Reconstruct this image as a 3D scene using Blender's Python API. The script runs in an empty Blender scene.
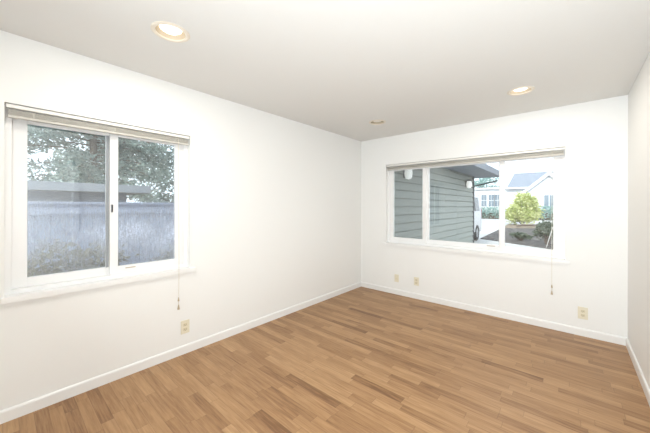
import bpy, bmesh, math, random
from mathutils import Vector, Matrix
random.seed(7)
C = bpy.context.scene.collection
sc = bpy.context.scene
PI = math.pi

# ------------------------------------------------------------------ camera
W, REAR, H = 3.09, -5.05, 2.44            # room: x 0..W, y REAR..0, z 0..H
cam = bpy.data.cameras.new('camera'); cam_o = bpy.data.objects.new('camera', cam); C.objects.link(cam_o)
cam.sensor_width = 36; cam.lens = 283.52/650*36; cam.shift_y = -10.74/650; cam.clip_start = .02; cam.clip_end = 400
cam_o.matrix_world = (Matrix.Translation((2.6727, -4.010, 1.3547)) @ Matrix.Rotation(.7146, 4, 'Z')
                      @ Matrix.Rotation(PI/2, 4, 'X') @ Matrix.Rotation(.0021, 4, 'Z'))
sc.camera = cam_o

# ------------------------------------------------------------------ world, sun, exposure
world = bpy.data.worlds.new('sky'); sc.world = world; world.use_nodes = True
bg = world.node_tree.nodes['Background']
bg.inputs['Color'].default_value = (.82, .91, 1.0, 1); bg.inputs['Strength'].default_value = 2.1
sun = bpy.data.lights.new('sun', 'SUN'); sun.energy = 3.0; sun.angle = .009; sun.color = (1, .95, .86)
sun_o = bpy.data.objects.new('sun', sun); C.objects.link(sun_o)
sun_o.rotation_euler = Vector((-.10, .86, -.50)).to_track_quat('-Z', 'Y').to_euler()
vs = sc.view_settings
vs.view_transform = 'Standard'; vs.look = 'None'; vs.gamma = 1; vs.use_curve_mapping = False
vs.exposure = 0.05
fill = bpy.data.lights.new('bounce_fill', 'AREA'); fill.shape = 'RECTANGLE'; fill.size = .5; fill.size_y = .5; fill.energy = 67; fill.spread = math.radians(147); fill.color = (.88, .955, 1)
fill_o = bpy.data.objects.new('bounce_fill', fill); C.objects.link(fill_o)
fill_o.location = (2.72, -4.70, .95); fill_o.rotation_euler = Vector((-.04, .90, .40)).to_track_quat('-Z', 'Y').to_euler()   # added fill, unseen behind the camera; stands in for bounced room light
LAMP_W, LAMP_COL = 8.5, (1, .935, .83)

# ------------------------------------------------------------------ materials
def mat(name, col, rough=.6, metal=0, spec=.5, noise=None):
    m = bpy.data.materials.new(name); m.use_nodes = True
    b = m.node_tree.nodes['Principled BSDF']
    b.inputs['Base Color'].default_value = (*col, 1); b.inputs['Roughness'].default_value = rough
    b.inputs['Metallic'].default_value = metal; b.inputs['Specular IOR Level'].default_value = spec
    if noise:
        scale, amt, col2 = noise[:3]
        N, L = m.node_tree.nodes, m.node_tree.links
        tc = N.new('ShaderNodeTexCoord'); n = N.new('ShaderNodeTexNoise'); n.inputs['Scale'].default_value = scale
        n.inputs['Detail'].default_value = 5
        mp = N.new('ShaderNodeMapping')
        if len(noise) > 3: mp.inputs['Scale'].default_value = noise[3]
        L.new(tc.outputs['Object'], mp.inputs['Vector']); L.new(mp.outputs[0], n.inputs['Vector'])
        r = N.new('ShaderNodeValToRGB'); r.color_ramp.elements[0].position = .5-amt; r.color_ramp.elements[1].position = .5+amt
        r.color_ramp.elements[0].color = (*col, 1); r.color_ramp.elements[1].color = (*col2, 1)
        L.new(n.outputs['Fac'], r.inputs[0]); L.new(r.outputs[0], b.inputs['Base Color'])
    return m

def bumped(m, scale, strength, dist=.002):
    N, L = m.node_tree.nodes, m.node_tree.links
    tc = N.new('ShaderNodeTexCoord'); n = N.new('ShaderNodeTexNoise'); n.inputs['Scale'].default_value = scale
    bp = N.new('ShaderNodeBump'); bp.inputs['Strength'].default_value = strength; bp.inputs['Distance'].default_value = dist
    L.new(tc.outputs['Object'], n.inputs['Vector']); L.new(n.outputs['Fac'], bp.inputs['Height'])
    L.new(bp.outputs[0], N['Principled BSDF'].inputs['Normal']); return m

M = {}
M['wall'] = bumped(mat('wall paint', (.875, .875, .86), .55, spec=.3), 180, .06)
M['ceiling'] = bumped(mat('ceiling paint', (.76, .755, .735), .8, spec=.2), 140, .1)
M['trim'] = mat('white gloss trim', (.87, .87, .86), .3)
M['vinyl'] = mat('white vinyl', (.88, .88, .88), .35)
M['blind'] = mat('blind slats', (.56, .54, .49), .4)
M['headrail'] = mat('blind headrail', (.84, .83, .79), .35)
M['almond'] = mat('almond plastic', (.80, .75, .60), .35)
M['socket'] = mat('almond receptacle', (.72, .65, .47), .35)
M['slot'] = mat('dark slot', (.05, .045, .04), .6)
M['cord'] = mat('blind cord', (.72, .68, .58), .7)
M['tassel'] = mat('tassel', (.48, .39, .27), .4)
M['seal'] = mat('grey seal', (.30, .32, .34), .6)
M['latch'] = mat('dark latch', (.06, .06, .07), .4)
M['canring'] = mat('cream light trim', (.76, .70, .60), .35)
M['baffle'] = mat('light baffle', (.50, .42, .31), .4)
M['door'] = mat('door paint', (.88, .88, .87), .35)
M['brass'] = mat('door knob', (.55, .42, .22), .25, metal=1)
M['siding'] = mat('siding paint', (.31, .335, .30), .6, noise=(6, .3, (.35, .375, .34), (1, .15, 4)))
M['soffit'] = mat('soffit paint', (.27, .29, .33), .7)
M['darktrim'] = mat('dark corner trim', (.045, .05, .06), .6)
M['fence'] = mat('fence boards', (.38, .45, .63), .75, noise=(3, .3, (.44, .51, .68), (3, 3, .3)))
M['shed'] = mat('shed wall', (.20, .24, .29), .8)
M['shedroof'] = mat('shed roof', (.33, .36, .39), .7)
M['bark'] = mat('bark', (.10, .075, .055), .9, noise=(12, .25, (.17, .13, .10)))
M['roadm'] = bumped(mat('pale asphalt', (.50, .50, .50), .9), 60, .2)
M['concrete'] = mat('concrete', (.55, .55, .54), .85, noise=(2, .3, (.62, .62, .61)))
M['mulch'] = bumped(mat('mulch', (.035, .034, .036), .95, noise=(5, .12, (.15, .14, .13))), 30, 1, .03)
M['soil'] = bumped(mat('soil', (.20, .15, .11), .95, noise=(4, .3, (.30, .24, .18))), 20, .8, .03)
M['housewall'] = mat('white house siding', (.80, .82, .85), .7)
M['houseroof'] = mat('grey shingles', (.23, .26, .32), .85, noise=(5, .2, (.30, .34, .40)))
M['windark'] = mat('far window glass', (.22, .28, .34), .15)
M['vanpaint'] = mat('white car paint', (.82, .83, .85), .2)
M['tyre'] = mat('tyre', (.02, .02, .022), .8)
M['hub'] = mat('alloy hub', (.5, .5, .52), .3, metal=.8)
M['carglass'] = mat('car glass', (.03, .04, .05), .08)
M['redlens'] = mat('red lens', (.5, .03, .03), .25)
M['globe'] = mat('lit frosted lamp globe', (.93, .93, .90), .3)
M['globe'].node_tree.nodes['Principled BSDF'].inputs['Emission Color'].default_value = (1, .98, .92, 1); M['globe'].node_tree.nodes['Principled BSDF'].inputs['Emission Strength'].default_value = .5
M['roofdark'] = mat('house roof', (.2, .2, .2), .9)
M['extwall'] = mat('outer wall', (.35, .39, .38), .8)
M['dooral'] = mat('alarm', (.42, .25, .16), .5)

def leafmat(name, c1, c2, trans=.35):
    m = bpy.data.materials.new(name); m.use_nodes = True
    N, L = m.node_tree.nodes, m.node_tree.links
    b = N['Principled BSDF']; out = N['Material Output']; b.inputs['Roughness'].default_value = .55
    tc = N.new('ShaderNodeTexCoord'); n = N.new('ShaderNodeTexNoise'); n.inputs['Scale'].default_value = 3.5; n.inputs['Detail'].default_value = 6
    L.new(tc.outputs['Object'], n.inputs['Vector'])
    r = N.new('ShaderNodeValToRGB'); r.color_ramp.elements[0].position = .35; r.color_ramp.elements[1].position = .65
    r.color_ramp.elements[0].color = (*c1, 1); r.color_ramp.elements[1].color = (*c2, 1)
    L.new(n.outputs['Fac'], r.inputs[0]); L.new(r.outputs[0], b.inputs['Base Color'])
    t = N.new('ShaderNodeBsdfTranslucent'); L.new(r.outputs[0], t.inputs['Color'])
    mx = N.new('ShaderNodeMixShader'); mx.inputs[0].default_value = trans
    L.new(b.outputs[0], mx.inputs[1]); L.new(t.outputs[0], mx.inputs[2]); L.new(mx.outputs[0], out.inputs['Surface'])
    return m
M['leaf_fir'] = leafmat('feathery evergreen leaves', (.16, .23, .21), (.42, .52, .48))
M['leaf_lime'] = leafmat('lime leaves', (.42, .50, .14), (.84, .86, .48))
M['leaf_teal'] = leafmat('blue green leaves', (.25, .42, .40), (.42, .60, .56))
M['leaf_dark'] = leafmat('dark leaves', (.05, .09, .05), (.14, .19, .12))
M['leaf_olive'] = leafmat('olive leaves', (.17, .17, .11), (.30, .29, .19))

def glass(name, streak, refl):
    """Window pane: clear with a mirror-like sheen; 'streak' adds beads of condensation, thicker low down."""
    m = bpy.data.materials.new(name); m.use_nodes = True
    N, L = m.node_tree.nodes, m.node_tree.links
    N.remove(N['Principled BSDF']); out = N['Material Output']
    tr = N.new('ShaderNodeBsdfTransparent'); tr.inputs['Color'].default_value = (.97, .985, .985, 1)
    gl = N.new('ShaderNodeBsdfGlossy'); gl.inputs['Roughness'].default_value = .0
    fr = N.new('ShaderNodeFresnel'); fr.inputs['IOR'].default_value = 1.5
    mul = N.new('ShaderNodeMath'); mul.operation = 'MULTIPLY'; mul.inputs[1].default_value = refl
    L.new(fr.outputs[0], mul.inputs[0])
    mx = N.new('ShaderNodeMixShader'); L.new(mul.outputs[0], mx.inputs[0]); L.new(tr.outputs[0], mx.inputs[1]); L.new(gl.outputs[0], mx.inputs[2])
    last = mx
    if streak > 0:
        tc = N.new('ShaderNodeTexCoord'); sp = N.new('ShaderNodeSeparateXYZ'); L.new(tc.outputs['Object'], sp.inputs[0])
        mp = N.new('ShaderNodeMapping'); mp.inputs['Scale'].default_value = (150, 150, 14); L.new(tc.outputs['Object'], mp.inputs['Vector'])
        n1 = N.new('ShaderNodeTexNoise'); n1.inputs['Scale'].default_value = 1; n1.inputs['Detail'].default_value = 4; L.new(mp.outputs[0], n1.inputs['Vector'])
        n2 = N.new('ShaderNodeTexNoise'); n2.inputs['Scale'].default_value = 130; n2.inputs['Detail'].default_value = 2; L.new(tc.outputs['Object'], n2.inputs['Vector'])
        n3 = N.new('ShaderNodeTexNoise'); n3.inputs['Scale'].default_value = 2.6; n3.inputs['Detail'].default_value = 2; L.new(tc.outputs['Object'], n3.inputs['Vector'])
        ramp = N.new('ShaderNodeMapRange'); ramp.inputs['From Min'].default_value = .66; ramp.inputs['From Max'].default_value = .42
        ramp.inputs['To Min'].default_value = .03; ramp.inputs['To Max'].default_value = 1; L.new(sp.outputs['Z'], ramp.inputs[0])
        def mth(op, a, b_=None):
            q = N.new('ShaderNodeMath'); q.operation = op; q.use_clamp = False
            for i, v in enumerate((a, b_)):
                if v is None: continue
                if isinstance(v, (int, float)): q.inputs[i].default_value = v
                else: L.new(v, q.inputs[i])
            return q.outputs[0]
        def rng(v, a, b_, c, d):
            q = N.new('ShaderNodeMapRange'); L.new(v, q.inputs[0])
            for i, x in enumerate((a, b_, c, d)): q.inputs[i+1].default_value = x
            return q.outputs[0]
        s = mth('MULTIPLY', rng(n1.outputs['Fac'], .38, .62, .45, 1), rng(n2.outputs['Fac'], .4, .6, .55, 1))
        s = mth('MULTIPLY', s, rng(n3.outputs['Fac'], .38, .62, .40, 1.1))
        s = mth('MULTIPLY', s, ramp.outputs[0]); s = mth('MULTIPLY', s, rng(sp.outputs['Z'], .14, .34, .40, 1.0)); s = mth('MULTIPLY', s, streak)
        df = N.new('ShaderNodeBsdfDiffuse'); df.inputs['Color'].default_value = (.75, .80, .88, 1)
        tl = N.new('ShaderNodeBsdfTranslucent'); tl.inputs['Color'].default_value = (.85, .9, 1, 1)
        dm = N.new('ShaderNodeMixShader'); dm.inputs[0].default_value = .6; L.new(df.outputs[0], dm.inputs[1]); L.new(tl.outputs[0], dm.inputs[2])
        m2 = N.new('ShaderNodeMixShader'); L.new(s, m2.inputs[0]); L.new(mx.outputs[0], m2.inputs[1]); L.new(dm.outputs[0], m2.inputs[2]); last = m2
    L.new(last.outputs[0], out.inputs['Surface']); return m
M['glass_wet'] = glass('glass beaded with condensation', 1.0, 2.6)
def screen():
    m = bpy.data.materials.new('dark insect mesh'); m.use_nodes = True
    N, L = m.node_tree.nodes, m.node_tree.links; b = N['Principled BSDF']; out = N['Material Output']
    b.inputs['Base Color'].default_value = (.05, .06, .055, 1)
    t = N.new('ShaderNodeBsdfTransparent'); mx = N.new('ShaderNodeMixShader'); mx.inputs[0].default_value = .16
    L.new(t.outputs[0], mx.inputs[1]); L.new(b.outputs[0], mx.inputs[2]); L.new(mx.outputs[0], out.inputs['Surface']); return m
M['screen'] = screen()
M['glass'] = glass('clear window glass', 0, 2.0)

def lamp_lens():
    m = bpy.data.materials.new('lit lamp lens'); m.use_nodes = True
    b = m.node_tree.nodes['Principled BSDF']; b.inputs['Emission Color'].default_value = (1, .95, .86, 1); b.inputs['Emission Strength'].default_value = 1.6
    return m
M['lens_on'] = lamp_lens()
M['lens_off'] = mat('unlit lamp lens', (.80, .77, .70), .4)

def floor_mat():
    m = bpy.data.materials.new('oak strip laminate'); m.use_nodes = True
    N, L = m.node_tree.nodes, m.node_tree.links; b = N['Principled BSDF']
    tc = N.new('ShaderNodeTexCoord'); sp = N.new('ShaderNodeSeparateXYZ'); L.new(tc.outputs['Object'], sp.inputs[0])
    def mth(op, a, b_=None, c=None):
        q = N.new('ShaderNodeMath'); q.operation = op
        for i, v in enumerate((a, b_, c)):
            if v is None: continue
            if isinstance(v, (int, float)): q.inputs[i].default_value = v
            else: L.new(v, q.inputs[i])
        return q.outputs[0]
    def comb(x, y, z=0):
        q = N.new('ShaderNodeCombineXYZ')
        for i, v in enumerate((x, y, z)):
            if isinstance(v, (int, float)): q.inputs[i].default_value = v
            else: L.new(v, q.inputs[i])
        return q.outputs[0]
    def wn(v):
        q = N.new('ShaderNodeTexWhiteNoise'); q.noise_dimensions = '3D'; L.new(v, q.inputs['Vector']); return q.outputs['Value']
    x, y = sp.outputs['X'], sp.outputs['Y']
    ry = mth('DIVIDE', y, .0665); row = mth('FLOOR', ry)
    r1 = wn(comb(row, 3.3)); r2 = wn(comb(row, 9.1))
    ln = mth('MULTIPLY_ADD', r2, .22, .34)
    cx = mth('DIVIDE', mth('MULTIPLY_ADD', r1, 2.0, x), ln); col = mth('FLOOR', cx)
    rid = wn(comb(row, col, 1.7)); rid2 = wn(comb(row, col, 5.9))
    # grain: stretched noise, shifted per strip
    gx = mth('MULTIPLY_ADD', rid, 37.0, x); gy = mth('MULTIPLY_ADD', rid2, 11.0, y)
    n1 = N.new('ShaderNodeTexNoise'); n1.inputs['Scale'].default_value = 1; n1.inputs['Detail'].default_value = 6; n1.inputs['Roughness'].default_value = .62
    L.new(comb(mth('MULTIPLY', gx, 5.0), mth('MULTIPLY', gy, 95.0), rid), n1.inputs['Vector'])
    n2 = N.new('ShaderNodeTexNoise'); n2.inputs['Scale'].default_value = 1; n2.inputs['Detail'].default_value = 3; n2.inputs['Distortion'].default_value = 1.2
    L.new(comb(mth('MULTIPLY', gx, 3.0), mth('MULTIPLY', gy, 26.0), rid2), n2.inputs['Vector'])
    ramp = N.new('ShaderNodeValToRGB'); e = ramp.color_ramp
    stops = [(0, (.200, .099, .044)), (.2, (.292, .157, .073)), (.5, (.396, .228, .110)), (.8, (.485, .296, .152)), (1, (.585, .385, .215))]
    e.elements[0].position, e.elements[0].color = 0, (*stops[0][1], 1); e.elements[1].position, e.elements[1].color = 1, (*stops[-1][1], 1)
    for p, c in stops[1:-1]:
        q = e.elements.new(p); q.color = (*c, 1)
    t = mth('MULTIPLY_ADD', mth('POWER', rid, .8), .46, .22)
    t = mth('SUBTRACT', t, mth('MULTIPLY', mth('LESS_THAN', rid2, .09), .20))
    t = mth('ADD', t, mth('MULTIPLY', mth('SUBTRACT', n1.outputs['Fac'], .5), .95))
    t = mth('ADD', t, mth('MULTIPLY', mth('SUBTRACT', n2.outputs['Fac'], .5), .70))
    L.new(t, ramp.inputs[0])
    # fine joints between strips
    fy = mth('FRACT', ry); fx = mth('FRACT', cx)
    ey = mth('LESS_THAN', mth('MINIMUM', fy, mth('SUBTRACT', 1, fy)), .018)
    ex = mth('LESS_THAN', mth('MINIMUM', fx, mth('SUBTRACT', 1, fx)), .0035)
    edge = mth('MAXIMUM', ey, ex)
    mx = N.new('ShaderNodeMix'); mx.data_type = 'RGBA'; mx.inputs[7].default_value = (.16, .09, .05, 1)
    L.new(mth('MULTIPLY', edge, .45), mx.inputs[0]); L.new(ramp.outputs[0], mx.inputs[6]); L.new(mx.outputs[2], b.inputs['Base Color'])
    b.inputs['Roughness'].default_value = .42; b.inputs['Specular IOR Level'].default_value = .35
    return m
M['floor'] = floor_mat()

# ------------------------------------------------------------------ mesh helpers
def bm_new(): return bmesh.new()
def box(bm, lo, hi, bev=0):
    a = [min(l, h) for l, h in zip(lo, hi)]; b = [max(l, h) for l, h in zip(lo, hi)]
    t = bmesh.new(); bmesh.ops.create_cube(t, size=1)
    for v in t.verts: v.co = Vector([a[i] + (v.co[i]+.5)*(b[i]-a[i]) for i in range(3)])
    if bev: bmesh.ops.bevel(t, geom=t.edges[:], offset=bev, segments=2, affect='EDGES', profile=.7)
    me = bpy.data.meshes.new('tmp'); t.to_mesh(me); t.free(); bm.from_mesh(me); bpy.data.meshes.remove(me)
def lathe(bm, prof, mtx=None, n=32, close=False):
    """prof: (radius, z) pairs spun about z."""
    mtx = mtx or Matrix(); rings = []
    for r, z in prof:
        if r < 1e-6: rings.append([bm.verts.new(mtx @ Vector((0, 0, z)))])
        else: rings.append([bm.verts.new(mtx @ Vector((r*math.cos(2*PI*k/n), r*math.sin(2*PI*k/n), z))) for k in range(n)])
    for a, b in zip(rings, rings[1:]):
        for k in range(n):
            q = [a[k % len(a)], a[(k+1) % len(a)], b[(k+1) % len(b)], b[k % len(b)]]
            u = list(dict.fromkeys(q))
            if len(u) > 2:
                try: bm.faces.new(u)
                except ValueError: pass
def tube(bm, pts, r, n=8):
    pts = [Vector(p) for p in pts]; rs = r if isinstance(r, (list, tuple)) else [r]*len(pts); rings = []
    for i, p in enumerate(pts):
        d = (pts[min(i+1, len(pts)-1)] - pts[max(i-1, 0)]).normalized()
        u = d.cross(Vector((0, 0, 1)) if abs(d.z) < .9 else Vector((1, 0, 0))).normalized(); w = d.cross(u)
        rings.append([bm.verts.new(p + rs[i]*(u*math.cos(2*PI*k/n) + w*math.sin(2*PI*k/n))) for k in range(n)])
    for a, b in zip(rings, rings[1:]):
        for k in range(n): bm.faces.new((a[k], a[(k+1) % n], b[(k+1) % n], b[k]))
    bm.faces.new(rings[0]); bm.faces.new(rings[-1])
def prism(bm, poly, axis, a, b):
    """poly: 2-D points in the two other axes, extruded along axis from a to b."""
    def P(p, t):
        q = list(p); q.insert(axis, t); return Vector(q)
    A = [bm.verts.new(P(p, a)) for p in poly]; B = [bm.verts.new(P(p, b)) for p in poly]
    n = len(poly)
    for k in range(n): bm.faces.new((A[k], A[(k+1) % n], B[(k+1) % n], B[k]))
    bm.faces.new(A); bm.faces.new(B)
def obj(name, bm, m, parent=None, smooth=False, loc=None):
    bmesh.ops.recalc_face_normals(bm, faces=bm.faces[:])
    me = bpy.data.meshes.new(name); bm.to_mesh(me); bm.free(); me.materials.append(m)
    if smooth:
        for p in me.polygons: p.use_smooth = True
        me.set_sharp_from_angle(angle=math.radians(40))
    o = bpy.data.objects.new(name, me); C.objects.link(o)
    if parent: o.parent = parent
    if loc: o.location = loc
    return o
def tag(o, label=None, cat=None, group=None, kind=None):
    for k, v in (('label', label), ('category', cat), ('group', group), ('kind', kind)):
        if v: o[k] = v
    return o
def empty(name, loc=(0, 0, 0), rz=0):
    o = bpy.data.objects.new(name, None); C.objects.link(o); o.location = loc; o.rotation_euler.z = rz; o.empty_display_size = .1; return o
def boxes(name, lst, m, parent=None, bev=0):
    bm = bm_new()
    for lo, hi in lst: box(bm, lo, hi, bev)
    return obj(name, bm, m, parent)
def copy_tree(o, parent=None):
    c = o.copy(); C.objects.link(c); c.parent = parent
    for ch in list(o.children): copy_tree(ch, c)
    return c
def S(o, label, cat): return tag(o, label, cat, kind='structure')

# ------------------------------------------------------------------ the room shell
T = .16
WL = (-3.985, -2.84, .772, 2.0)      # left window opening: y0, y1, z0, z1
WB = (.465, 2.627, .772, 2.0)        # back window opening: x0, x1, z0, z1
DR = (-3.975, -3.21, 2.005)          # door in the right wall: y0, y1, top
LX, LY = (.775, 2.312), (-.790, -3.302)

S(boxes('floor', [((-T, REAR-T, -.1), (W+T, T, 0))], M['floor']), 'honey brown oak strip laminate floor laid parallel to the far wall', 'floor')
S(boxes('wall_left', [((-T, REAR, 0), (0, WL[0], H)), ((-T, WL[1], 0), (0, 0, H)), ((-T, WL[0], 0), (0, WL[1], WL[2])), ((-T, WL[0], WL[3]), (0, WL[1], H))], M['wall']),
  'bare white left wall around the two-pane sliding window', 'wall')
S(boxes('wall_back', [((-T, 0, 0), (WB[0], T, H)), ((WB[1], 0, 0), (W+T, T, H)), ((WB[0], 0, 0), (WB[1], T, WB[2])), ((WB[0], 0, WB[3]), (WB[1], T, H))], M['wall']),
  'bare white far wall around the wide three-pane window', 'wall')
S(boxes('wall_right', [((W, DR[1], 0), (W+T, 0, H)), ((W, REAR, 0), (W+T, DR[0], H)), ((W, DR[0], DR[2]), (W+T, DR[1], H))], M['wall']),
  'bare white right wall at the right edge', 'wall')
S(boxes('wall_rear', [((-T, REAR-T, 0), (W+T, REAR, H))], M['wall']), 'bare white wall behind the camera', 'wall')

def make_ceiling():
    bm = bm_new(); h = .14; R = .086; n = 32
    xs = sorted([-T, W+T] + [c+s for c in LX for s in (-h, h)]); ys = sorted([REAR-T, T] + [c+s for c in LY for s in (-h, h)])
    for i in range(len(xs)-1):
        for j in range(len(ys)-1):
            cx, cy = (xs[i]+xs[i+1])/2, (ys[j]+ys[j+1])/2
            if any(abs(cx-a) < 1e-3 for a in LX) and any(abs(cy-b) < 1e-3 for b in LY):
                inn, out = [], []
                for k in range(n):
                    a = 2*PI*k/n + PI/4; c, s = math.cos(a), math.sin(a); f = h/max(abs(c), abs(s))
                    inn.append(bm.verts.new((cx+R*c, cy+R*s, H))); out.append(bm.verts.new((cx+f*c, cy+f*s, H)))
                for k in range(n): bm.faces.new((inn[k], inn[(k+1) % n], out[(k+1) % n], out[k]))
            else:
                bm.faces.new([bm.verts.new((x, y, H)) for x, y in ((xs[i], ys[j]), (xs[i+1], ys[j]), (xs[i+1], ys[j+1]), (xs[i], ys[j+1]))])
    bmesh.ops.remove_doubles(bm, verts=bm.verts[:], dist=1e-4)
    r = bmesh.ops.extrude_face_region(bm, geom=bm.faces[:])
    for v in r['geom']:
        if isinstance(v, bmesh.types.BMVert): v.co.z += .14
    return obj('ceiling', bm, M['ceiling'])
S(make_ceiling(), 'flat off-white ceiling with round recessed lights', 'ceiling')

def baseboard(name, a, b, nrm, label):
    """Board from a to b along the wall foot, top edge eased; nrm points into the room."""
    bm = bm_new(); a, b, nrm = Vector((*a, 0)), Vector((*b, 0)), Vector((*nrm, 0))
    prof = [(0, 0), (.013, 0), (.013, .066), (.010, .074), (.005, .078), (0, .078)]
    A = [bm.verts.new(a + nrm*d + Vector((0, 0, z))) for d, z in prof]; B = [bm.verts.new(b + nrm*d + Vector((0, 0, z))) for d, z in prof]
    for k in range(len(prof)): bm.faces.new((A[k], A[(k+1) % 6], B[(k+1) % 6], B[k]))
    bm.faces.new(A); bm.faces.new(B)
    S(obj(name, bm, M['trim']), label, 'baseboard')
baseboard('baseboard_left', (0, REAR), (0, 0), (1, 0), 'white baseboard along the foot of the left wall')
baseboard('baseboard_back', (0, 0), (W, 0), (0, -1), 'white baseboard along the foot of the far wall')
baseboard('baseboard_right', (W, DR[1]+.06), (W, 0), (-1, 0), 'white baseboard along the foot of the right wall')
baseboard('baseboard_rear', (0, REAR), (W, REAR), (0, 1), 'white baseboard behind the camera')

# door in the right wall: out of frame, but mirrored in the left window
d = S(empty('door_1', (W, (DR[0]+DR[1])/2, 0)), 'white door in the right wall, seen mirrored in the left window', 'door')
def rel(o, lst): return [(tuple(Vector(a)-o.location), tuple(Vector(b)-o.location)) for a, b in lst]
boxes('door_leaf', rel(d, [((W+.02, DR[0]+.02, .01), (W+.06, DR[1]-.02, DR[2]-.02))]), M['door'], d, .003)
boxes('door_frame', rel(d, [((W-.012, DR[0]-.055, 0), (W+.1, DR[0]+.018, DR[2]+.055)), ((W-.012, DR[1]-.018, 0), (W+.1, DR[1]+.055, DR[2]+.055)),
                             ((W-.012, DR[0], DR[2]-.018), (W+.1, DR[1], DR[2]+.055))]), M['trim'], d)
kb = bm_new(); lathe(kb, [(0, 0), (.03, 0), (.03, .008), (.012, .01), (.012, .035), (.026, .045), (.028, .055), (.02, .066), (0, .068)],
                     Matrix.Translation((.02, DR[1]-.08-d.location.y, .90)) @ Matrix.Rotation(-PI/2, 4, 'Y'), 20)
obj('door_knob', kb, M['brass'], d, True)

# ------------------------------------------------------------------ windows
def window(name, label, op, lites, P, gm, sill):
    """op: opening u0,u1,z0,z1; lites: (glass u0, u1, depth); P(u, d, z) maps along-wall, outward depth, height to the world."""
    u0, u1, z0, z1 = op
    root = S(empty(name, P((u0+u1)/2, 0, z0)), label, 'window')
    L0 = root.location.copy()
    def bx(n, lst, m, parent=root, bev=0):
        return boxes(n, [(tuple(Vector(P(*a))-L0), tuple(Vector(P(*b))-L0)) for a, b in lst], m, parent, bev)
    f = .032
    bx('window_frame', [((u0, .058, z0), (u0+f, .15, z1)), ((u1-f, .058, z0), (u1, .15, z1)), ((u0+f, .058, z0), (u1-f, .15, z0+f)), ((u0+f, .058, z1-f), (u1-f, .15, z1))], M['vinyl'], bev=.003)
    gz0, gz1 = .865, 1.905
    for k, (g0, g1, dd) in enumerate(lites):
        a = u0+f if k == 0 else g0-.054
        b = u1-f if k == len(lites)-1 else g1+.050
        if k and dd > lites[k-1][2]: a = g0-.062
        if k < len(lites)-1 and dd > lites[k+1][2]: b = g1+.062
        s = bx('sash', [((a, dd-.016, z0+f), (g0, dd+.016, z1-f)), ((g1, dd-.016, z0+f), (b, dd+.016, z1-f)),
                        ((g0, dd-.016, z0+f), (g1, dd+.016, gz0)), ((g0, dd-.016, gz1), (g1, dd+.016, z1-f))], M['vinyl'], bev=.003)
        bx('pane', [((g0-.004, dd+.001, gz0-.004), (g1+.004, dd+.004, gz1+.004))], gm, s)
    so0, so1 = sill
    bx('window_sill', [((so0, -.022, z0-.032), (so1, 0, z0+.006)), ((u0, 0, z0-.032+.03), (u1, .058, z0+.006))], M['trim'], bev=.003)
    bx('sill_apron', [((so0+.012, -.010, z0-.052), (so1-.012, 0, z0-.032))], M['trim'])
    return root, bx
PL = lambda u, dd, z: (-dd, u, z)
PB = lambda u, dd, z: (u, dd, z)
w1, bx1 = window('window_1', 'white two-pane sliding window in the left wall, fogged with condensation', WL, [(-3.881, -3.452, .115), (-3.379, -2.946, .088)], PL, M['glass_wet'], (-4.0, -2.795))
bx1('weatherstrip', [((-3.452, .094, .865), (-3.436, .099, 1.905))], M['seal'])
bx1('latch', [((-3.425, .060, 1.30), (-3.415, .073, 1.36))], M['latch'], bev=.002)
bx1('pull_tab', [((-3.33, .064, .842), (-3.26, .074, .848))], M['baffle'])
w2, bx2 = window('window_2', 'wide white three-pane window in the far wall looking on the street', WB, [(.560, 1.026, .088), (1.112, 1.992, .115), (2.056, 2.523, .088)], PB, M['glass'], (.415, 2.665))
bx2('insect_screen', [((.55, .142, .85), (1.06, .143, 1.93))], M['screen'])
bx2('latch', [((1.86, .085, .846), (1.95, .10, .853))], M['baffle'])

# ------------------------------------------------------------------ raised mini blinds with pull cords
def blind(name, label, op, P, cord_u, cord_z):
    u0, u1, z0, z1 = op; u0 += .006; u1 -= .006
    root = tag(empty(name, P((u0+u1)/2, .03, z1)), label, 'blind', 'raised window blinds'); L0 = root.location.copy()
    def bx(n, lst, m, bev=0):
        return boxes(n, [(tuple(Vector(P(*a))-L0), tuple(Vector(P(*b))-L0)) for a, b in lst], m, root, bev)
    bx('headrail', [((u0, .006, z1-.028), (u1, .040, z1-.006))], M['headrail'], .002)
    st = []; z = z1-.038; k = 0
    while z > z1-.072:
        j = .0012*math.sin(k*2.1); st.append(((u0+.008, .011+j, z-.0012), (u1-.008, .036+j, z))); z -= .0021; k += 1
    bx('slat_stack', st, M['blind'])
    bx('bottom_rail', [((u0+.006, .009, z1-.088), (u1-.006, .037, z1-.073))], M['blind'], .003)
    for i in range(3):
        u = u0+.12+(u1-u0-.25)*i/2; bx('ladder_tape', [((u, .0080, z1-.086), (u+.005, .0088, z1-.034))], M['blind'])
    def Q(dd, z): return Vector(P(cord_u, dd, z)) - L0
    bm = bm_new(); top = z1-.02
    pts = [Q(.004, top), Q(-.012, top-.03), Q(-.030, z0+.12), Q(-.031, z0-.05), Q(-.026, cord_z+.11)]
    tube(bm, pts, .0022, 6); obj('pull_cord', bm, M['cord'], root, True)
    bm = bm_new()
    for zz, r in ((cord_z+.075, .8), (cord_z, 1.0)):
        o = Q(-.024, zz)
        lathe(bm, [(.002, .044*r), (.005*r, .036*r), (.010*r, .004*r), (.010*r, 0), (0, 0)], Matrix.Translation(o), 12)
    tube(bm, [Q(-.025, cord_z+.115), Q(-.024, cord_z+.03)], .0018, 6)
    obj('tassel', bm, M['tassel'], root, True)
    return root
blind('window_blind', 'beige mini blind fully raised across the top of the left two-pane window', WL, PL, -2.952, .425)
blind('window_blind', 'beige mini blind fully raised across the top of the far three-pane window', WB, PB, 2.515, .385)

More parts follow.
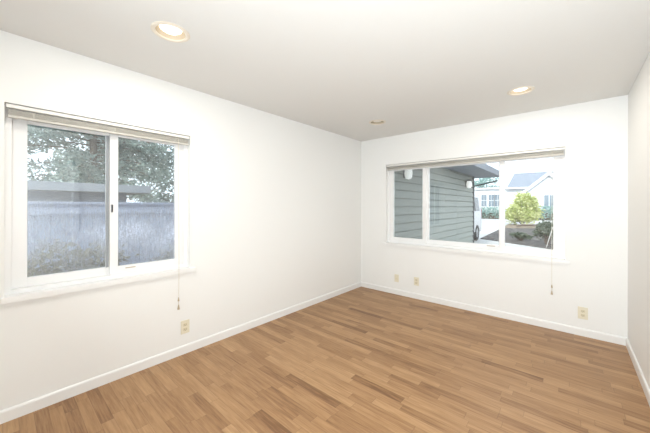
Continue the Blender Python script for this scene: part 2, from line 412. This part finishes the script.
# ------------------------------------------------------------------ wall plates
def wall_plate(label, P, u, z, kind, w=.076, h=.120):
    root = tag(empty('wall_outlet' if kind == 'outlet' else 'wall_jack', P(u, 0, z)), label, 'outlet' if kind == 'outlet' else 'wall jack')
    L0 = root.location.copy()
    def bx(n, lst, m, parent=root, bev=0):
        return boxes(n, [(tuple(Vector(P(*a))-L0), tuple(Vector(P(*b))-L0)) for a, b in lst], m, parent, bev)
    bx('cover_plate', [((u-w/2, -.006, z-h/2), (u+w/2, 0, z+h/2))], M['almond'], bev=.003)
    if kind == 'outlet':
        for s in (-1, 1):
            zc = z+s*.021
            r = bx('receptacle', [((u-.0165, -.009, zc-.014), (u+.0165, -.005, zc+.014))], M['socket'], bev=.003)
            bx('slots', [((u-.008, -.0095, zc-.004), (u-.006, -.0088, zc+.006)), ((u+.006, -.0095, zc-.004), (u+.008, -.0088, zc+.006)), ((u-.002, -.0095, zc-.011), (u+.002, -.0088, zc-.007))], M['slot'], r)
    else:
        bm = bm_new(); O = Vector(P(u, -.006, z))-L0; nrm = Vector(P(0, -1, 0))
        lathe(bm, [(0, 0), (.011, 0), (.011, .004), (.006, .006), (.005, .014), (0, .014)], Matrix.Translation(O) @ nrm.to_track_quat('Z', 'X').to_matrix().to_4x4(), 16)
        obj('jack', bm, M['socket'], root, True)
    return root
wall_plate('almond outlet on the left wall below the two-pane window', PL, -2.885, .243, 'outlet')
wall_plate('small almond jack plate on the far wall nearest the room corner', PB, .654, .246, 'jack', .070, .115)
wall_plate('almond outlet under the far window beside the small jack plate', PB, .968, .252, 'outlet')
wall_plate('almond outlet on the far wall right of the window near the right corner', PB, 2.768, .238, 'outlet', .080, .126)

# ------------------------------------------------------------------ recessed ceiling lights
def downlight(x, y, on, label):
    root = tag(empty('recessed_light', (x, y, H)), label, 'ceiling light', 'recessed ceiling lights')
    bm = bm_new(); lathe(bm, [(.084, .002), (.084, -.004), (.090, -.008), (.102, -.007), (.110, -.001), (.110, 0)], n=40)
    obj('trim_ring', bm, M['canring'], root, True)
    bm = bm_new(); lathe(bm, [(.0845, -.003), (.083, .02), (.078, .05), (.074, .085), (0, .085)], n=40)
    obj('baffle', bm, M['baffle'], root, True)
    bm = bm_new(); lathe(bm, [(.030, .084), (.052, .055), (.064, .030), (.064, .022), (.050, .012), (.028, .006), (0, .004)], n=32)
    obj('bulb', bm, M['lens_on' if on else 'lens_off'], root, True)
    if on:
        l = bpy.data.lights.new('recessed_light_glow', 'AREA'); l.shape = 'DISK'; l.size = .125; l.energy = LAMP_W*on; l.color = LAMP_COL
        lo = bpy.data.objects.new('recessed_light_glow', l); C.objects.link(lo); lo.parent = root; lo.location = (0, 0, -.007)
    return root
downlight(LX[0], LY[1], 1, 'lit recessed light nearest the camera, above the left wall side')
downlight(LX[1], LY[0], 1, 'lit recessed light above the right half of the far window')
downlight(LX[0], LY[0], 0, 'unlit recessed light near the far left ceiling corner')
downlight(LX[1], LY[1], 1, 'lit recessed light overhead, above and beside the camera')

# ------------------------------------------------------------------ house shell outside
GZ = -.10
S(boxes('roof', [((-.75, REAR-.8, H+.16), (W+3.0, .75, H+.30))], M['roofdark']), 'roof slab over the room', 'roof')
S(boxes('wall_house_side', [((W+T, REAR-.8, GZ), (W+2.6, 0, H+.16))], M['extwall']), 'rest of the house beyond the right wall', 'wall')
S(boxes('ground', [((-40, -30, GZ-.2), (40, 90, GZ-.02))], M['soil']), 'bare soil ground around the house', 'ground')

# carport wing with lap siding, seen through the far window
SX, SY0, SY1, SZ = -.10, .17, 7.62, 2.46
cp = S(empty('wall_carport', (SX, SY0, GZ)), 'grey lap-sided carport wall running away outside the far window', 'wall')
def siding():
    bm = bm_new(); e = .178; z = GZ
    while z < SZ:
        zt = min(z+e, SZ)
        prism(bm, [(SX-.10, z), (SX-.025, z), (SX-.025, z+.022), (SX+.024, z+.018), (SX+.024, z+.026), (SX+.002, zt), (SX-.10, zt)], 1, SY0, SY1)
        z += e
    for v in bm.verts: v.co -= cp.location
    return obj('lap_siding', bm, M['siding'], cp)
siding()
boxes('corner_post', rel(cp, [((SX-.11, SY1-.02, GZ), (SX+.030, SY1+.10, SZ))]), M['darktrim'], cp)
cr = S(empty('roof_carport', (SX, SY0, SZ)), 'dark soffited carport roof overhanging the lap-sided wall', 'roof')
boxes('soffit', rel(cr, [((SX-4.2, SY0+.6, SZ), (.70, 8.25, SZ+.03))]), M['soffit'], cr)
boxes('fascia', rel(cr, [((.70, SY0+.6, SZ-.02), (.73, 8.25, SZ+.17)), ((SX-4.2, 8.25, SZ-.02), (.73, 8.28, SZ+.17))]), M['soffit'], cr)
bm = bm_new(); tube(bm, [(SX+.02, SY1+.02, 2.09), (.70, SY1+.03, 2.26)], .028, 6)
for v in bm.verts: v.co -= cr.location
obj('eave_brace', bm, M['darktrim'], cr)

def wall_lantern(y, z, label):
    root = tag(empty('wall_lantern', (SX+.02, y, z)), label, 'outdoor light', 'globe lights on the lap-sided wall')
    bm = bm_new(); box(bm, (0, -.05, -.09), (.02, .05, .13), .006); tube(bm, [(.015, 0, .09), (.06, 0, .14), (.10, 0, .135)], .012)
    obj('bracket', bm, M['darktrim'], root)
    bm = bm_new(); lathe(bm, [(0, .17), (.05, .165), (.075, .13), (.075, .115), (0, .115)], Matrix.Translation((.10, 0, 0)), 24)
    obj('cap', bm, M['darktrim'], root, True)
    bm = bm_new(); lathe(bm, [(.062, .118), (.078, .07), (.086, 0), (.078, -.07), (.055, -.115), (0, -.135)], Matrix.Translation((.10, 0, 0)), 24)
    obj('globe', bm, M['globe'], root, True)
wall_lantern(1.80, 2.06, 'white globe wall light nearest the house, top of the left pane')
wall_lantern(6.62, 2.10, 'white globe wall light at the far end of the lap-sided wall')

# ------------------------------------------------------------------ foliage
def leaves(bm, c, r, n, s, stretch=1.0, droop=0):
    c, r = Vector(c), Vector(r)
    for _ in range(n):
        while True:
            p = Vector((random.uniform(-1, 1), random.uniform(-1, 1), random.uniform(-1, 1)))
            if .12 < p.length < 1: break
        p = Vector((p.x*r.x, p.y*r.y, p.z*r.z)); q = c+p
        d = Vector((random.gauss(0, 1), random.gauss(0, 1), random.gauss(0, .6)-droop)).normalized()
        u = d.cross(Vector((random.gauss(0, 1), random.gauss(0, 1), random.gauss(0, 1)))).normalized()
        k = s*random.uniform(.6, 1.3); nn = d.cross(u)*k*.18
        a, b, e, f = q-d*k*stretch*.5, q+u*k*.3+nn, q+d*k*stretch*.5, q-u*k*.3+nn
        V = [bm.verts.new(x) for x in (a, b, e, f)]
        bm.faces.new((V[0], V[1], V[2])); bm.faces.new((V[0], V[2], V[3]))
def fol(name, bm, m, parent):
    me = bpy.data.meshes.new(name); bm.to_mesh(me); bm.free(); me.materials.append(m)
    o = bpy.data.objects.new(name, me); C.objects.link(o); o.parent = parent; return o

def spray_tree(loc, h, spread, z0, nbr, label, seed):
    """Evergreen with long drooping sprays and sky showing between them."""
    random.seed(seed); root = tag(empty('evergreen_tree', loc), label, 'tree', 'trees beyond the side fence')
    bm = bm_new(); tube(bm, [(0, 0, 0), (.05, .03, h*.5), (0, 0, h)], [.16, .11, .03], 8)
    fb = bm_new()
    for i in range(nbr):
        z = z0+(h-z0)*(i+random.random())/nbr; a = random.uniform(0, 2*PI)
        ln = spread*(1-.55*(z-z0)/(h-z0))*random.uniform(.7, 1.1); dx, dy = math.cos(a), math.sin(a)
        P = [Vector((dx*ln*t, dy*ln*t, z+.25*ln*t-.42*ln*t*t)) for t in (0, .25, .5, .75, 1)]
        tube(bm, P, [.03, .024, .018, .012, .006], 5)
        for t in [k/9 for k in range(2, 10)]:
            j = min(int(t*4), 3); q = P[j].lerp(P[j+1], t*4-j)
            leaves(fb, q+Vector((0, 0, -.08)), (.42, .42, .26), 40, .12, 1.7, .5)
    obj('trunk', bm, M['bark'], root); fol('foliage', fb, M['leaf_fir'], root)
spray_tree((-10.9, -1.7, GZ), 8.2, 3.6, 1.6, 105, 'broad feathery evergreen behind the shed, filling the top of both panes', 3)
spray_tree((-5.7, 1.4, GZ), 5.4, 2.0, 1.2, 66, 'feathery evergreen right of the shed roof, through the right pane', 5)

def bush(name, loc, r, h, m, label, n, s, seed, cat='bush', group=None, low=.35):
    random.seed(seed); root = tag(empty(name, loc), label, cat, group); fb = bm_new(); bm = bm_new()
    for i in range(11):
        a = i*2.4; rr = r*.62*math.sqrt((i+.5)/11); z = h*(low+(.73-low)*random.random()+.18*(1-rr/r))
        c = (rr*math.cos(a), rr*math.sin(a), z)
        tube(bm, [(0.03*math.cos(a), .03*math.sin(a), 0), (c[0]*.5, c[1]*.5, z*.5), c], [.022, .016, .006], 5)
        leaves(fb, c, (r*.46, r*.46, h*.26), n//11, s)
        leaves(fb, c, (r*.60, r*.60, h*.36), n//40, s)
    obj('stem', bm, M['bark'], root); fol('foliage', fb, m, root); return root

# ------------------------------------------------------------------ left side yard: fence, shrub, shed
fy0, fy1, fx, fz = -7.5, 2.6, -2.30, 1.40
fn = tag(empty('board_fence', (fx, (fy0+fy1)/2, GZ)), 'blue-grey board fence across the side yard behind the left window', 'fence')
bm = bm_new(); y = fy0
while y < fy1:
    box(bm, (fx-.01, y+.002, GZ), (fx+.01, y+.138, fz-.03)); y += .14
for v in bm.verts: v.co -= fn.location
obj('board_panel', bm, M['fence'], fn)
boxes('rail', rel(fn, [((fx+.01, fy0, fz-.16), (fx+.045, fy1, fz-.07))]), M['fence'], fn)
boxes('rail', rel(fn, [((fx+.01, fy0, .30), (fx+.045, fy1, .39))]), M['fence'], fn)
boxes('cap_rail', rel(fn, [((fx-.06, fy0, fz-.03), (fx+.06, fy1, fz))]), M['fence'], fn)
bush('low_shrub', (-1.35, -3.45, GZ), .55, .98, M['leaf_olive'], 'low olive shrub in front of the side fence, behind the left pane', 1700, .07, 21)
bush('low_shrub', (-1.55, -2.30, GZ), .45, .82, M['leaf_olive'], 'smaller olive shrub against the side fence, behind the right pane', 1200, .07, 22)
sh = tag(empty('garden_shed', (-5.2, -4.0, GZ)), 'flat-roofed grey shed beyond the side fence', 'shed')
boxes('shed_wall', rel(sh, [((-6.6, -7.2, GZ), (-4.75, -2.15, 1.62))]), M['shed'], sh)
boxes('shed_roof', rel(sh, [((-6.9, -7.5, 1.62), (-4.35, -1.80, 1.78))]), M['shedroof'], sh, .01)

# ------------------------------------------------------------------ front yard through the far window
S(boxes('ground_path', [((-3.2, .2, GZ-.03), (9, 10.2, GZ-.005))], M['concrete']), 'pale concrete path in front of the far window', 'path')
bm = bm_new(); prism(bm, [(-6.5, 8.6), (-.30, 8.6), (-.39, 10.1), (-.69, 16.2), (-1.1, 22.9), (-7.2, 22.9)], 2, GZ-.03, GZ)
S(obj('ground_driveway', bm, M['concrete']), 'pale concrete driveway leading out of the carport', 'driveway')
bm = bm_new(); prism(bm, [(-.38, 10.1), (2.2, 8.2), (9, 3.6), (9, 22.6), (-1.08, 22.6), (-.68, 16.2)], 2, GZ-.04, GZ+.02)
S(obj('ground_bed', bm, M['mulch']), 'dark mulched planting bed beside the driveway', 'planting bed')
S(boxes('ground_road', [((-40, 22.9, GZ-.04), (40, 32.5, GZ+.01))], M['roadm']), 'pale sunlit street beyond the front yard', 'road')

bm = bm_new(); prism(bm, [(-.75, 17.6), (2.2, 19.6), (9, 19.6), (9, 22.6), (-1.08, 22.6)], 2, GZ, GZ+.035)
S(obj('ground_soil_strip', bm, M['soil']), 'sunlit tan soil strip along the street side of the bed', 'soil strip')
bush('round_bush', (-.12, 22.0, GZ+.02), 1.20, 2.2, M['leaf_lime'], 'bright lime-green round bush at the street edge, seen in the right pane', 4400, .21, 31, low=.22)
bush('dark_shrub', (2.02, 9.3, GZ+.02), .42, .78, M['leaf_dark'], 'dark leafy shrub in the mulched bed at the lower right of the far window', 1700, .10, 33)
bush('dark_shrub', (1.10, 10.2, GZ+.02), .42, .34, M['leaf_dark'], 'low dark groundcover clump left of the taller dark shrub in the bed', 700, .08, 34)
bm = bm_new(); pts = [(-.05, 18.6, .02), (.25, 18.9, .10), (.9, 19.5, .08), (1.5, 20.0, .05), (2.1, 20.6, -.02)]
tube(bm, pts, [.05, .07, .07, .06, .04], 8)
tag(obj('fallen_branch', bm, M['bark'], None, True), 'long dark branch lying across the mulched bed below the round bush', 'branch')
bm = bm_new(); tube(bm, [(2.02, 8.55, GZ), (2.20, 8.62, .64)], .014, 6)
tag(obj('garden_stake', bm, M['concrete']), 'thin pale stake leaning in front of the dark shrub', 'stake')

# van in the carport
vn = tag(empty('parked_van', (-1.24, 7.75, GZ)), 'white van parked in the carport, showing its end past the wall', 'van')
def van():
    L, hw = 2.35, .92      # local: y along the van, +y end faces the street
    prof = [(-L, .32), (-L-.02, .75), (-L+.10, 1.05), (-L+.95, 1.22), (-L+1.75, 1.95), (-L+2.2, 2.06), (L-.35, 2.04), (L-.12, 1.85), (L+.02, 1.10), (L+.03, .45), (L-.05, .32)]
    bm = bm_new(); prism(bm, prof, 0, -hw, hw)
    for v in bm.verts:
        if v.co.z > 1.2: v.co.x *= 1-.13*(v.co.z-1.2)
    bmesh.ops.recalc_face_normals(bm, faces=bm.faces[:])
    bmesh.ops.bevel(bm, geom=[e for e in bm.edges if abs(e.verts[0].co.x-e.verts[1].co.x) < .01], offset=.06, segments=3, affect='EDGES')
    obj('body', bm, M['vanpaint'], vn, True)
    for s in (-1, 1):
        for y0, y1 in ((-.55, .25), (.35, 1.15), (1.25, 1.95)):
            bm = bm_new(); xa, xb = hw*(1-.13*.05)+.004, hw*(1-.13*.62)+.004
            V = [(s*xa, y0, 1.25), (s*xa, y1, 1.25), (s*xb, y1-.03, 1.82), (s*xb, y0+.03, 1.82)]
            F = [bm.verts.new(v) for v in V]; G = [bm.verts.new((v[0]-s*.02, v[1], v[2])) for v in V]
            bm.faces.new(F); bm.faces.new(G)
            for k in range(4): bm.faces.new((F[k], F[(k+1) % 4], G[(k+1) % 4], G[k]))
            obj('side_window', bm, M['carglass'], vn)
        for yw in (-L+.85, L-.85):
            mt = Matrix.Translation((s*(hw-.11), yw, .33)) @ Matrix.Rotation(s*PI/2, 4, 'Y')
            bm = bm_new(); lathe(bm, [(.19, -.11), (.31, -.11), (.335, -.08), (.335, .10), (.31, .125), (.20, .125), (.19, .11)], mt, 28)
            w = obj('wheel', bm, M['tyre'], vn, True)
            bm = bm_new(); lathe(bm, [(.20, .10), (.19, .118), (.12, .10), (.05, .13), (0, .135)], mt, 28); obj('hubcap', bm, M['hub'], w, True)
        boxes('tail_light', [((s*(hw-.16), L-.03, .95), (s*(hw-.02), L+.035, 1.35))], M['redlens'], vn, .01)
    boxes('bumper', [((-hw+.03, L-.02, .34), (hw-.03, L+.09, .58))], M['vanpaint'], vn, .03)
    boxes('rear_window', [((-hw+.18, L-.10, 1.25), (hw-.18, L+.012, 1.72))], M['carglass'], vn, .01)
van()

# neighbour's house over the street
nh = tag(empty('neighbour_house', (-2.5, 37, GZ)), 'white house with grey shingle roof across the street', 'house')
HX0, HX1, HY, HE, HR = -12.0, 1.2, 36.0, 3.55, 5.6
boxes('house_wall', rel(nh, [((HX0, HY, GZ), (HX1, HY+8, HE))]), M['housewall'], nh)
bm = bm_new()
V = [bm.verts.new(Vector(p)-nh.location) for p in [(-3.1, HY-.5, HE-.05), (3.2, HY-.5, HE-.05), (3.2, HY+8.5, HE-.05), (-3.1, HY+8.5, HE-.05), (-2.9, HY+4, HR), (2.9, HY+4, HR)]]
for f in ((0, 1, 5, 4), (1, 2, 5), (2, 3, 4, 5), (3, 0, 4), (0, 3, 2, 1)): bm.faces.new([V[i] for i in f])
obj('hip_roof', bm, M['houseroof'], nh)
boxes('flat_roof', rel(nh, [((HX0-.4, HY-.4, HE-.10), (-3.1, HY+8.3, HE+.08))]), M['housewall'], nh)
boxes('eave_board', rel(nh, [((-3.1, HY-.56, HE-.18), (.2, HY-.5, HE))]), M['housewall'], nh)
for x in (-6.4, -5.57, -4.77, -4.1, -1.0):
    f = boxes('house_window', rel(nh, [((x-.36, HY-.06, 1.25), (x+.36, HY+.02, 2.85))]), M['housewall'], nh)
    boxes('window_pane', rel(nh, [((x-.29, HY-.075, 1.33+j*.75), (x-.02, HY-.04, 2.02+j*.75)) for j in (0, 1)] + [((x+.02, HY-.075, 1.33+j*.75), (x+.29, HY-.04, 2.02+j*.75)) for j in (0, 1)]), M['windark'], f)
gx, gy = .95, HY-2.2
bm = bm_new(); prism(bm, [(gx-2.2, GZ), (gx+2.2, GZ), (gx+2.2, 2.75), (gx, 4.70), (gx-2.2, 2.75)], 1, gy, gy+4)
for v in bm.verts: v.co -= nh.location
obj('gable_wall', bm, M['housewall'], nh)
bm = bm_new()
for s in (-1, 1):
    prism(bm, [(gx, 4.70), (gx+s*2.5, 2.5), (gx+s*2.5, 2.67), (gx, 4.91)], 1, gy-.35, gy+4.5)
for v in bm.verts: v.co -= nh.location
obj('gable_roof', bm, M['houseroof'], nh)
bm = bm_new()
for s in (-1, 1):
    prism(bm, [(gx, 4.60), (gx+s*2.55, 2.37), (gx+s*2.55, 2.71), (gx, 4.97)], 1, gy-.42, gy-.35)
for v in bm.verts: v.co -= nh.location
obj('bargeboard', bm, M['housewall'], nh)
f = boxes('house_window', rel(nh, [((gx-.5, gy-.06, 1.0), (gx+.5, gy+.02, 2.6))]), M['housewall'], nh)
boxes('window_pane', rel(nh, [((gx-.42, gy-.075, 1.08), (gx-.03, gy-.04, 2.52)), ((gx+.03, gy-.075, 1.08), (gx+.42, gy-.04, 2.52))]), M['windark'], f)

def hedge(x0, x1, y, h, label, seed):
    random.seed(seed); root = tag(empty('clipped_hedge', ((x0+x1)/2, y, GZ)), label, 'hedge', 'blue-green hedges across the street'); fb = bm_new()
    n = int((x1-x0)/.5)
    for i in range(n+1):
        leaves(fb, (x0+(x1-x0)*i/n-(x0+x1)/2, 0, h*.5), (.5, .55, h*.54), 230, .20)
    fol('foliage', fb, M['leaf_teal'], root)
    boxes('stem', [((-(x1-x0)/2+.2, -.1, 0), ((x1-x0)/2-.2, .1, h*.5))], M['bark'], root)
hedge(-8.5, -3.2, 33.2, 1.35, 'blue-green hedge across the street, seen in the middle pane', 41)
hedge(-.3, 2.8, 32.95, 1.5, 'blue-green hedge across the street right of the round bush', 42)
random.seed(51)
bt = tag(empty('street_tree', (-7.2, 46, GZ)), 'pale green tree behind the left end of the grey roof', 'tree')
bm = bm_new(); tube(bm, [(0, 0, 0), (0, 0, 4.2)], [.2, .1]); obj('trunk', bm, M['bark'], bt)
fb = bm_new()
for i in range(9): leaves(fb, (random.uniform(-1.4, 1.4), random.uniform(-1.4, 1.4), random.uniform(3.4, 5.9)), (.9, .9, .8), 220, .25)
fol('foliage', fb, M['leaf_teal'], bt)
